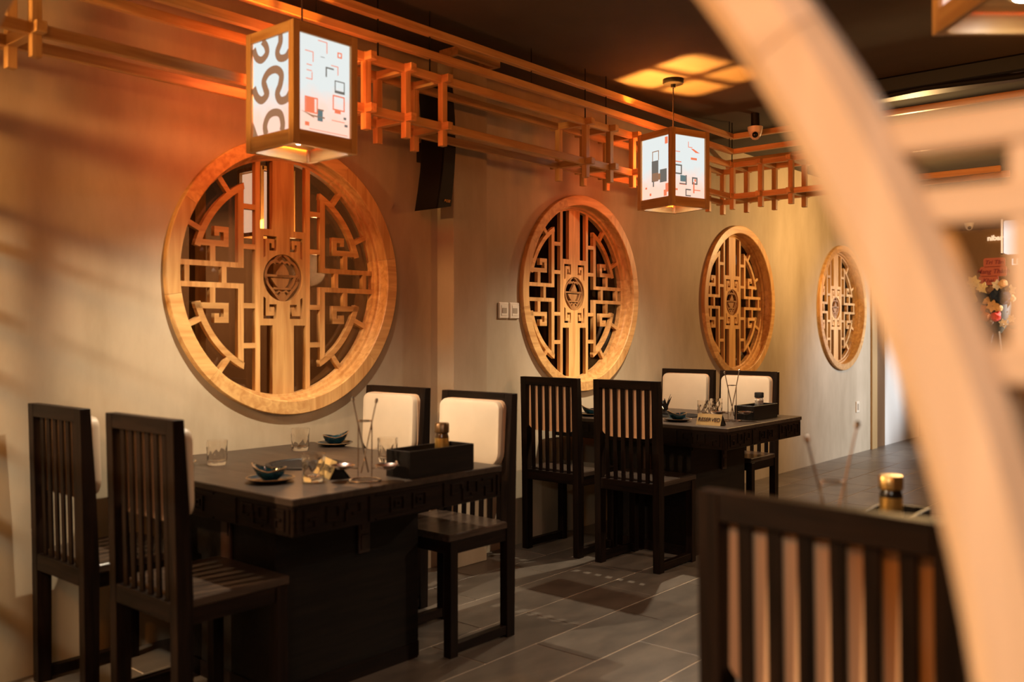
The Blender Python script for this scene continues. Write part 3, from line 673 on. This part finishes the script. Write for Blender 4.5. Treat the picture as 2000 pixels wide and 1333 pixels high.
for k in range(nsl):
    yy = -inner/2+gap*(k+1)+sw*k
    MB().bar((0.024, yy+sw/2, SZ-0.015), (0.011, yy+sw/2, CH-0.046), sw, 0.009, up=(1, 0, 0), bev=0.0015).build('slat', DARK['Z'], ch)
# back cushion with rounded lower corners
def rr(y0, y1, z0, z1, rb, rt, n=7):
    pts = []
    for cx, cz, r, a0 in ((y1-rb, z0+rb, rb, -PI/2), (y1-rt, z1-rt, rt, 0), (y0+rt, z1-rt, rt, PI/2), (y0+rb, z0+rb, rb, PI)):
        for k in range(n): a = a0+PI/2*k/(n-1); pts.append((cx+r*math.cos(a), cz+r*math.sin(a)))
    return pts
rings = []
for x, d in ((0.028, 0.012), (0.031, 0.003), (0.040, 0.0), (0.066, 0.0), (0.076, 0.004), (0.080, 0.014)):
    rings.append([(x-0.010*(z-0.72)/0.3+0.010, y, z) for y, z in rr(-0.182+d, 0.182-d, 0.722+d, 1.008-d, 0.065-d*0.5, 0.036-d*0.5)])
cu = MB().loft(rings).build('back_cushion', CUSH, ch, True); cu['label'] = 'cream padded back cushion'
bk = MB().loft([[(x, y, z) for y, z in rr(-0.1835, 0.1835, 0.7205, 1.0095, 0.066, 0.037)] for x in (0.0270, 0.052)])
bk = bk.build('backing', plain('tan_backing', (0.68, 0.45, 0.27), 0.6), cu)
spots = [((1.435, 2.765), 0, 'dark slatted chair seen from behind, second from the left'),
         ((3.035, 2.785), PI, 'cushioned chair facing the camera at the near right end of the first table'),
         ((3.075, 3.36), PI, 'cushioned chair facing the camera between the first table and the wall'),
         ((4.268, 3.37), 0, 'slatted chair seen from behind at the second table, nearer the wall'),
         ((4.272, 2.835), 0, 'slatted chair seen from behind at the second table, nearer the aisle'),
         ((5.95, 3.39), PI, 'far cushioned chair facing the camera, left of the far pair'),
         ((5.90, 2.89), PI, 'far cushioned chair facing the camera, right of the far pair'),
         ((1.352, 0.552), math.radians(-5), 'large blurred slatted chair back in the right foreground')]
for (x, y), rz, lab in spots: dup(ch, (x, y, 0), rz, lab)

# ------------------------------------------------------------------ table ware
def tumbler_mesh():
    m = MB(); n = 48; R = 0.041; Hh = 0.096; rings = []
    lev = 14
    for i in range(lev+1):
        z = Hh*i/lev; ring = []
        for k in range(n):
            a = 2*PI*k/n; r = R*(0.93+0.07*i/lev)
            if 1 <= i <= lev-3:
                d1 = (k/n*8+z/Hh*1.6) % 1; d2 = (k/n*8-z/Hh*1.6) % 1
                r -= 0.0022*(max(0, 1-abs(d1-0.5)*7)+max(0, 1-abs(d2-0.5)*7))
            if i == 0: r *= 0.94
            ring.append((r*math.cos(a), r*math.sin(a), z))
        rings.append(ring)
    for r, z in ((R-0.0035, Hh), (R-0.0045, 0.05), (R-0.006, 0.018), (0.012, 0.014)):
        rings.append([(r*math.cos(2*PI*k/n), r*math.sin(2*PI*k/n), z) for k in range(n)])
    m.loft(rings); return m.done(True, 0.5)
tm = tumbler_mesh(); tm.materials.append(GLASS)
for (x, y), lab in (((2.012, 3.26), 'cut glass tumbler at the left of the nearest table'), ((2.50, 3.38), 'cut glass tumbler standing at the back of the nearest table by the wall'), ((2.01, 2.641), 'cut glass tumbler in front of the first table\'s gold sign'), ((2.51, 2.813), 'cut glass tumbler behind the black box on the nearest table'),
                    ((5.20, 2.86), 'left one of two cut glass tumblers behind the legible reserved sign'), ((5.40, 2.88), 'right one of two cut glass tumblers behind the legible reserved sign')):
    tag(obj('glass_tumbler', tm, None, None, (x, y, TZ+0.0005)), lab, 'glass', 'cut glass tumblers')
plate_me = MB().lathe([(0.045, 0.0), (0.05, 0.0), (0.068, 0.006), (0.082, 0.014), (0.0815, 0.0165), (0.066, 0.009), (0.045, 0.005)], 40).done(True); plate_me.materials.append(TEAL)
rim_me = MB().lathe([(0.0795, 0.0148), (0.083, 0.0142), (0.083, 0.0168), (0.0795, 0.0165)], 40, cap=False).done(True); rim_me.materials.append(RIMB)
def bowlf(x, y, z, a):
    k = z/0.045
    lift = 0.5*max(0, math.cos(a))**3*k*0.030 - 0.010*k*(1-abs(math.cos(a)))
    return (x*(1+0.16*k*max(0, math.cos(a))), y*(1-0.05*k), z+lift)
bowl_me = MB().lathe([(0.026, 0), (0.028, 0.004), (0.043, 0.016), (0.053, 0.034), (0.055, 0.045), (0.052, 0.045), (0.048, 0.032), (0.036, 0.014), (0.012, 0.008)], 40, f=bowlf).done(True); bowl_me.materials.append(TEAL)
brim_me = MB().lathe([(0.0523, 0.0440), (0.0555, 0.0440), (0.0555, 0.0462), (0.0523, 0.0462)], 40, cap=False, f=bowlf).done(True); brim_me.materials.append(RIMB)
for (x, y), rz, la, lb in (((1.898, 2.737), 2.4, 'teal saucer at the near corner of the first table', 'teal lobed bowl stacked on the near corner saucer'),
                           ((2.706, 3.396), -0.6, 'teal saucer at the back right of the first table', 'teal lobed bowl on the saucer nearest the wall, first table'),
                           ((1.885, 3.36), 2.4, 'teal saucer half hidden behind the second chair\'s cushion', 'teal bowl half hidden behind the second chair\'s cushion'),
                           ((4.775, 2.80), 2.4, 'dark teal saucer left of the legible reserved sign', 'dark teal bowl on the saucer left of the reserved sign'),
                           ((4.742, 3.40), 2.4, 'dark saucer seen between the two slatted chairs of the second table', 'dark bowl seen between the two slatted chairs of the second table'),
                           ((5.35, 3.30), -0.6, 'dark saucer at the back of the second table', 'dark lobed bowl at the back of the second table')):
    p = tag(obj('saucer', plate_me, None, None, (x, y, TZ+0.0005), rz), la, 'plate', 'teal saucers'); obj('rim', rim_me, None, p)
    b = tag(obj('lobed_bowl', bowl_me, None, None, (x, y, TZ+0.0062), rz), lb, 'bowl', 'teal lobed bowls'); obj('rim', brim_me, None, b)
# reserved signs: tent of gold plate, face towards -X
def reserved(x, y, rz, lab):
    t = thing('reserved_sign', lab, 'sign', (x, y, TZ+0.0006), rz, 'reserved signs')
    w2 = 0.074; hh = 0.062; dp = 0.030
    m = MB().loft([[(-dp, -w2, 0), (-dp+0.003, -w2, 0), (0.0015, -w2, hh-0.002), (0.0, -w2, hh)], [(-dp, w2, 0), (-dp+0.003, w2, 0), (0.0015, w2, hh-0.002), (0.0, w2, hh)]]); m.build('front_plate', GOLD, t)
    m = MB().loft([[(0.0015, -w2, hh), (0.003, -w2, hh-0.002), (dp+0.02, -w2, 0), (dp+0.017, -w2, 0)], [(0.0015, w2, hh), (0.003, w2, hh-0.002), (dp+0.02, w2, 0), (dp+0.017, w2, 0)]]); m.build('back_plate', BLACKP, t)
    MB().prism([(-dp+0.006, 0.001), (dp+0.012, 0.001), (0.001, hh-0.008)], lambda u, v, tt: (u, tt, v), -w2+0.002, w2-0.002).build('end_filler', BLACKP, t)
    tx = text_mesh('RESERVED', 0.0300, 0.001, 0.12, 0.0003, 1.0)
    tilt = math.atan2(dp, hh)
    M = Matrix.Translation((-dp/2-0.0012, 0, hh/2)) @ Matrix.Rotation(tilt, 4, 'Y') @ Matrix.Rotation(-PI/2, 4, 'Z')
    tx.transform(M); obj('lettering', tx, INK, t)
reserved(2.115, 2.675, -0.38, 'gold reserved sign half hidden behind a tumbler on the nearest table')
reserved(4.70, 2.545, 0.06, 'gold reserved sign facing the camera on the second table')
# wire stand with two little dishes, and the tongs in it
def wire_stand(x, y, rz, lab, tongs):
    t = thing('utensil_stand', lab, 'stand', (x, y, TZ), rz, 'wire utensil stands')
    MB().tube([(0.055*math.cos(2*PI*k/24), 0.055*math.sin(2*PI*k/24), 0.004) for k in range(24)], 0.003, 6, True).build('base_ring', STEEL, t, True)
    for s in (-1, 1):
        MB().tube([(0, s*0.024, 0.004), (0, s*0.024, 0.212)], 0.0022, 6).build('upright', STEEL, t, True)
        MB().tube([(0, s*0.024, 0.045), (0, s*0.060, 0.047)], 0.0022, 6).build('dish_arm', STEEL, t)
        MB().lathe([(0.018, 0.0), (0.030, 0.004), (0.044, 0.014), (0.043, 0.0155), (0.028, 0.007), (0.016, 0.004)], 28).build('sauce_dish', STEEL, t, True, (0, s*0.078, 0.042))
    MB().tube([(0, -0.024, 0.004), (0, 0.024, 0.004)], 0.0022, 6).build('foot_bar', STEEL, t)
    MB().tube([(0.024*math.cos(2*PI*k/20), 0.024*math.sin(2*PI*k/20), 0.212) for k in range(20)], 0.0022, 6, True).build('top_loop', STEEL, t, True)
    for lab2, mat, topv, botv in tongs:
        tt = thing('tongs', lab2, 'tongs', (x, y, TZ+0.01), rz, 'tongs in the wire stands')
        a_, b_ = Vector(botv), Vector(topv); d_ = (b_-a_).normalized(); s_ = d_.cross(Vector((0, 0, 1))).normalized()*0.006
        for sg in (-1, 1): MB().bar(a_+s_*sg*1.1, b_+s_*sg*0.5, 0.0035, 0.008, up=tuple(s_), bev=0.001).build('arm', mat, tt)
        MB().bar(b_-d_*0.006, b_+d_*0.012, 0.011, 0.010, up=tuple(s_), bev=0.004).build('hinge_cap', STEEL, tt)
wire_stand(2.125, 2.50, 0.75, 'wire utensil stand with two steel dishes on the nearest table', [('dark tongs leaning left in the first table\'s wire stand', DSTEEL, (0.006, 0.042, 0.275), (0.006, -0.012, 0.02)), ('steel tongs leaning right in the first table\'s wire stand', STEEL, (-0.006, -0.040, 0.27), (-0.006, 0.012, 0.02))])
wire_stand(4.985, 2.555, 0.65, 'wire utensil stand with two steel dishes beside the legible reserved sign', [('dark tongs leaning left in the second table\'s wire stand', DSTEEL, (0.006, 0.042, 0.275), (0.006, -0.012, 0.02)), ('steel tongs leaning right in the second table\'s wire stand', STEEL, (-0.006, -0.040, 0.285), (-0.006, 0.012, 0.02))])
wire_stand(1.88, 0.735, 0.35, 'wire stand showing over the blurred chair back', [('dark tongs showing over the blurred chair back, left one', DSTEEL, (0.007, 0.052, 0.285), (0.007, -0.014, 0.02)), ('bright steel tongs with warm light painted on, showing over the blurred chair back, right one', plain('warm_lit_steel', (0.85, 0.58, 0.40), 0.2, 1.0), (-0.007, -0.046, 0.32), (-0.007, 0.016, 0.02))])  # right tongs are steel; the coppery tone is warm light put into the colour
# black caddy boxes and spice jars
def caddy(x0, x1, y0, y1, hh, lab):
    t = thing('condiment_box', lab, 'box', (x0, y0, TZ+0.0006), 0, 'black condiment boxes')
    X, Y = x1-x0, y1-y0
    for nm, b in (('side_panel', (0, X, 0, 0.008, 0, hh)), ('side_panel', (0, X, Y-0.008, Y, 0, hh)), ('end_panel', (0, 0.008, 0.008, Y-0.008, 0, hh)), ('end_panel', (X-0.008, X, 0.008, Y-0.008, 0, hh)), ('divider', (X*0.55, X*0.55+0.006, 0.008, Y-0.008, 0.006, hh*0.8)), ('base', (0.008, X-0.008, 0.008, Y-0.008, 0.0, 0.006))):
        MB().box(*b, 0.0012).build(nm, BLACKWOOD, t)
    MB().lathe([(0.008, 0), (0.008, 0.004), (0.004, 0.006)], 16).build('knob', STEEL, t, True, (-0.003, Y*0.5, hh*0.55)).rotation_euler = (0, -PI/2, 0)
caddy(2.25, 2.585, 2.405, 2.53, 0.098, 'black condiment box with a gold jar on the nearest table')
caddy(5.10, 5.42, 2.47, 2.60, 0.085, 'black condiment box with a silver jar on the second table')
caddy(2.12, 2.42, 0.70, 0.82, 0.085, 'black box peeping over the blurred chair back at right')
def jar(x, y, z, lab, body, label, lid, hh=0.10, r=0.023):
    t = thing('spice_jar', lab, 'jar', (x, y, z), 0, 'spice jars in the boxes')
    MB().lathe([(r*0.92, 0), (r, 0.004), (r, hh*0.70), (r*0.86, hh*0.78)], 24).build('body', body, t, True)
    MB().lathe([(r*1.02, hh*0.40), (r*1.02, hh*0.68)], 24, cap=False).build('label_band', label, t, True)
    m = MB().lathe([(r*0.9, hh*0.78), (r*1.05, hh*0.80), (r*1.05, hh*0.97), (r*0.95, hh)], 24, f=lambda x_, y_, z_, a: (x_*(1+0.03*math.cos(12*a)), y_*(1+0.03*math.cos(12*a)), z_)); m.build('lid', lid, t, True)
jar(2.475, 2.468, TZ+0.0062, 'gold labelled spice jar standing in the nearest black box', AMBER, GOLDL, plain('brown_lid', (0.10, 0.055, 0.02), 0.3, 0.5), 0.175, 0.026)
jar(5.30, 2.535, TZ+0.0062, 'silver topped clear spice jar standing in the second table\'s box', plain('pepper_glass', (0.62, 0.56, 0.48), 0.12, 0.3, noise=0.5, scale=120), plain('silver_band', (0.75, 0.72, 0.68), 0.2, 0.9), BLACKM, 0.150, 0.026)
jar(2.325, 0.765, TZ+0.0062, 'black and gold spice jar above the blurred chair back', plain('black_jar', (0.008, 0.007, 0.006), 0.15), GOLDL, plain('old_gold_lid', (0.42, 0.28, 0.10), 0.25, 0.9), 0.165, 0.027)
# spiky dark ornament on the second table
t = thing('leaf_ornament', 'dark spiky leaf ornament beside the second table\'s left cushioned chair', 'ornament', (5.10, 3.08, TZ))
MB().lathe([(0.02, 0), (0.028, 0.01), (0.024, 0.03)], 16).build('base', BLACKM, t, True)
for k in range(7):
    a = k*0.9; r = 0.035+0.01*(k % 3); z = 0.05+0.012*k
    MB().loft([[(0, -0.004, 0.02), (0.003, 0, 0.02), (0, 0.004, 0.02), (-0.003, 0, 0.02)], [(r*0.5-0.002, -0.012, z*0.7), (r*0.5+0.002, 0, z*0.7-0.004), (r*0.5-0.002, 0.012, z*0.7), (r*0.5-0.004, 0, z*0.7+0.002)], [(r, -0.001, z+0.01), (r+0.001, 0, z+0.01), (r, 0.001, z+0.01), (r-0.001, 0, z+0.01)]]).build('leaf', plain('dark_leaf', (0.012, 0.010, 0.008), 0.3), t, True, rz=a)

# ------------------------------------------------------------------ moon gate close to the camera
GX, GT = 0.66, 0.045; GY, GZ, GR0, GR1 = 1.312, 0.895, 1.155, 1.220
GATEW = {a: wood('gate_wood_'+a.lower(), (0.62, 0.465, 0.31), (0.74, 0.57, 0.40), a, 0.42, 7, 0.05) for a in 'XYZ'}
gate = thing('moon_gate', 'huge blurred pale wooden ring with lattice in the right foreground', 'partition', (GX, GY, 0))
gprof = [(GR0, 0.020), (GR0+0.016, 0.0), (GR1-0.015, 0.0), (GR1, 0.012), (GR1, GT), (GR0, GT)]
a_lo = math.asin(-GZ/GR1)*0.97
bounds = [a_lo+(PI-2*a_lo)*k/7 for k in range(8)]
for k in range(7):
    m = MB(); rings = []
    for i in range(19):
        a = bounds[k]+0.0006+(bounds[k+1]-bounds[k]-0.0012)*i/18
        rings.append([(xx, -r*math.cos(a), max(0.0, GZ+r*math.sin(a))) for r, xx in gprof])
    m.loft(rings).build('ring_segment', GATEW['YZ'[k % 2]], gate, True)
def gbar(y0, y1, z0, z1, ax): MB().box(0.010 if ax == 'Y' else 0.0125, 0.036 if ax == 'Y' else 0.0335, y0-GY, y1-GY, z0, z1, 0.002).build('lattice_bar', GATEW[ax], gate)
def gy(z): return GY-math.sqrt(max(0, (GR1-0.004)**2-(z-GZ)**2))
for z in (1.439, 1.388, 1.279, 1.12, 0.96, 0.74, 0.50, 0.26): gbar(-0.9, gy(z), z-0.013, z+0.013, 'Y')
gbar(0.106, 0.146, 1.266, 1.426, 'Z')
for y in (-0.10, -0.35, -0.62): gbar(y-0.013, y+0.013, 0.05, 2.13, 'Z')
def gyl(z): return GY+math.sqrt(max(0, (GR1-0.004)**2-(z-GZ)**2))
for z in (1.94, 1.82, 1.65, 1.50, 1.33, 1.14, 0.93, 0.68, 0.40): gbar(gyl(z) if z < 2.0 else 2.0, WY-0.06, z-0.012, z+0.012, 'Y')
for y, za_, zb_ in ((2.62, 0.05, 2.13), (3.05, 0.05, 2.13), (3.41, 0.05, 2.13)): gbar(y-0.012, y+0.012, za_, zb_, 'Z')
MB().box(0, GT, -0.95-GY, -0.88-GY, 0, 2.13, 0.003).build('frame_post', GATEW['Z'], gate)
MB().box(0, GT, WY-0.07-GY, WY-0.01-GY, 0, 2.13, 0.003).build('frame_post', GATEW['Z'], gate)
MB().box(0, GT, -0.95-GY, WY-0.01-GY, 2.13, 2.185, 0.003).build('top_beam', GATEW['Y'], gate)

# ------------------------------------------------------------------ far entrance: sign lights and flower stand
t = thing('light_box', 'bright white box lantern at the right edge of the frame', 'lantern', (10.5, 2.225, 2.115))
MB().box(-0.08, 0.08, -0.085, 0.085, 0, 0.34, 0.01).build('shade', WHITEGLOW, t)
MB().tube([(0, 0, 0.34), (0, 0, HC-2.115)], 0.004, 6).build('cord', CORD, t)
t = thing('light_tube', 'thin upright glowing tube beside the white box lantern', 'light', (10.5, 2.342, 2.126))
MB().tube([(0, 0, 0), (0, 0, 0.355)], 0.009, 10).build('tube', PEACHGLOW, t, True)
MB().tube([(0, 0, 0.355), (0, 0, HC-2.126)], 0.003, 6).build('cord', CORD, t)
cap = MB().lathe([(0.011, -0.012), (0.011, 0.0)], 12).build('end_cap', BLACKM, t, True)
def sign(txt, size, x, y, z, mat, lab, cat='sign', bold=0.002, spacing=1.0, name='glowing_sign'):
    me = text_mesh(txt, size, 0.012, 0, bold, spacing); me.transform(Matrix.Rotation(-PI/2, 4, 'Z'))
    return tag(obj(name, me, mat, None, (x, y, z)), lab, cat)
sign('nibar', 0.085, XE-0.02, 2.79, 2.445, PEACHGLOW, 'small white glowing word beside the thin glowing tube', bold=0.003)
sign('LE', 0.105, XE-0.02, 2.56, 2.145, WHITEGLOW, 'white letters LE on the brown wall under the white lantern')
fs = thing('flower_stand', 'congratulatory flower stand with red card in front of the brown wall', 'flower stand', (11.3, 2.575, 0))
for k, (dx, dy) in enumerate(((-0.28, 0.22), (-0.28, -0.22), (0.30, 0.0))):
    MB().bar((dx, dy, 0), (0, 0, 1.55), 0.02, 0.02).build('leg', plain('stand_wood', (0.2, 0.12, 0.05), 0.5), fs)
CARD = plain('red_card', (0.42, 0.09, 0.045), 0.6)
cards = ((0.0, 2.085, 0.22, 0.10, 'Tri Tân'), (0.01, 1.985, 0.27, 0.11, 'Mang Thành'), (0.06, 1.885, 0.20, 0.10, 'Khai'))
for dy, z, wd, hh, tx in cards:
    m = MB(); m.prism(rr(-wd/2, wd/2, -hh/2, hh/2, 0.02, 0.02), lambda u, v, tt: (tt, u, v), 0, 0.01)
    c = m.build('message_card', CARD, fs, loc=(-0.10, dy, z))
    me = text_mesh(tx, hh*0.62, 0.003, 0.2, 0.001); me.transform(Matrix.Rotation(-PI/2, 4, 'Z'))
    obj('lettering', me, plain('card_red_ink', (0.20, 0.015, 0.015), 0.6), c, (-0.003, 0, 0))
def blossom(n=9, seed=0):
    rnd = random.Random(seed); m = MB(); v = bmesh.ops.create_icosphere(m.bm, subdivisions=2, radius=1)['verts']
    for p in v:
        k = 1+0.16*math.sin(7*p.co.x+seed)*math.cos(6*p.co.y)+rnd.uniform(-0.12, 0.12); p.co *= k
    return m.done()
def lily(seed=0):
    m = MB()
    for k in range(6):
        a = k*PI/3; c, s = math.cos(a), math.sin(a)
        pts = [(0.05, -0.12, 0.0), (0.5, -0.38, 0.3), (1.05, -0.05, 0.15), (1.05, 0.05, 0.15), (0.5, 0.38, 0.3), (0.05, 0.12, 0.0)]
        top = [(-0.35+p[2]*-0.6, p[0]*c-p[1]*s, p[0]*s+p[1]*c) for p in pts]; bot = [(q[0]+0.08, q[1], q[2]) for q in top]
        m.loft([top, bot])
    return m.done()
B1, B2, LI = blossom(seed=1), blossom(seed=2), lily()
FC = {n: plain('petal_'+n, c, 0.7, noise=0.25, scale=30) for n, c in (('cream', (0.78, 0.62, 0.30)), ('peach', (0.75, 0.42, 0.16)), ('blue', (0.006, 0.016, 0.036)), ('orange', (0.75, 0.24, 0.04)), ('red', (0.72, 0.06, 0.03)), ('white', (0.72, 0.64, 0.50)), ('brown', (0.20, 0.11, 0.06)))}
def flower(me, col, y, z, r, dx=0.0):
    q = me.copy(); q.materials.clear(); q.materials.append(FC[col])
    o = obj('blossom', q, None, fs, (-0.14+dx, y, z)); o.scale = (r*0.8, r, r); o.rotation_euler.x = random.uniform(0, 6)
FL = [('lily', 'cream', 0.20, 1.87, 0.075), ('lily', 'cream', 0.10, 1.80, 0.07), ('b', 'cream', 0.225, 1.77, 0.05), ('b', 'cream', 0.20, 1.68, 0.05), ('b', 'blue', 0.115, 1.71, 0.075), ('b', 'peach', 0.075, 1.665, 0.048), ('b', 'blue', -0.10, 1.69, 0.085), ('b', 'blue', -0.03, 1.72, 0.06), ('b', 'blue', -0.13, 1.78, 0.05),
      ('lily', 'white', -0.045, 1.83, 0.06), ('b', 'peach', -0.10, 1.84, 0.05), ('b', 'brown', 0.03, 1.78, 0.045), ('b', 'orange', 0.10, 1.575, 0.04), ('lily', 'peach', 0.0, 1.60, 0.07), ('b', 'peach', -0.06, 1.575, 0.04), ('b', 'orange', 0.075, 1.485, 0.055), ('b', 'red', -0.025, 1.485, 0.055), ('b', 'brown', 0.055, 1.545, 0.03), ('lily', 'white', -0.11, 1.41, 0.05), ('b', 'white', -0.105, 1.405, 0.03), ('lily', 'white', -0.175, 1.77, 0.06), ('b', 'cream', -0.19, 1.68, 0.04), ('lily', 'white', -0.19, 1.46, 0.045), ('b', 'brown', 0.02, 1.42, 0.03)]
for k, (kd, cl, y, z, r) in enumerate(FL): flower(LI if kd == 'lily' else (B1 if k % 2 else B2), cl, y, z, r, -0.012*(k % 4))
lf = plain('dark_foliage', (0.012, 0.022, 0.010), 0.6)
for k in range(16):
    y = random.uniform(-0.17, 0.16); z = random.uniform(1.33, 1.82)
    m = MB().loft([[(0, -0.004, 0), (0.004, 0, 0), (0, 0.004, 0), (-0.004, 0, 0)], [(0, -0.022, 0.06), (0.006, 0, 0.06), (0, 0.022, 0.06), (-0.002, 0, 0.06)], [(0, -0.001, 0.13), (0.001, 0, 0.13), (0, 0.001, 0.13), (-0.001, 0, 0.13)]])
    o = m.build('leaf', lf, fs, loc=(-0.07, y, z)); o.rotation_euler.x = random.uniform(0, 6.28)
fm = MB().lathe([(0.05, 1.30), (0.13, 1.42), (0.15, 1.60), (0.14, 1.78), (0.06, 1.86)], 14).build('foam_backing', lf, fs, True)
# pennant and pale panel glimpsed through the gate
tag(MB().prism([(0.0, 0.0), (0.0, 0.16), (-0.13, 0.06), (-0.42, 0.16), (-0.42, 0.0)], lambda u, v, tt: (tt, u, v), 0, 0.02).build('fabric_pennant', plain('maroon_cloth', (0.16, 0.035, 0.012), 0.8), loc=(10.75, 2.62, 2.90-0.34+0.02)), 'dark red pennant on the soffit edge seen between the lattice bars', 'pennant')
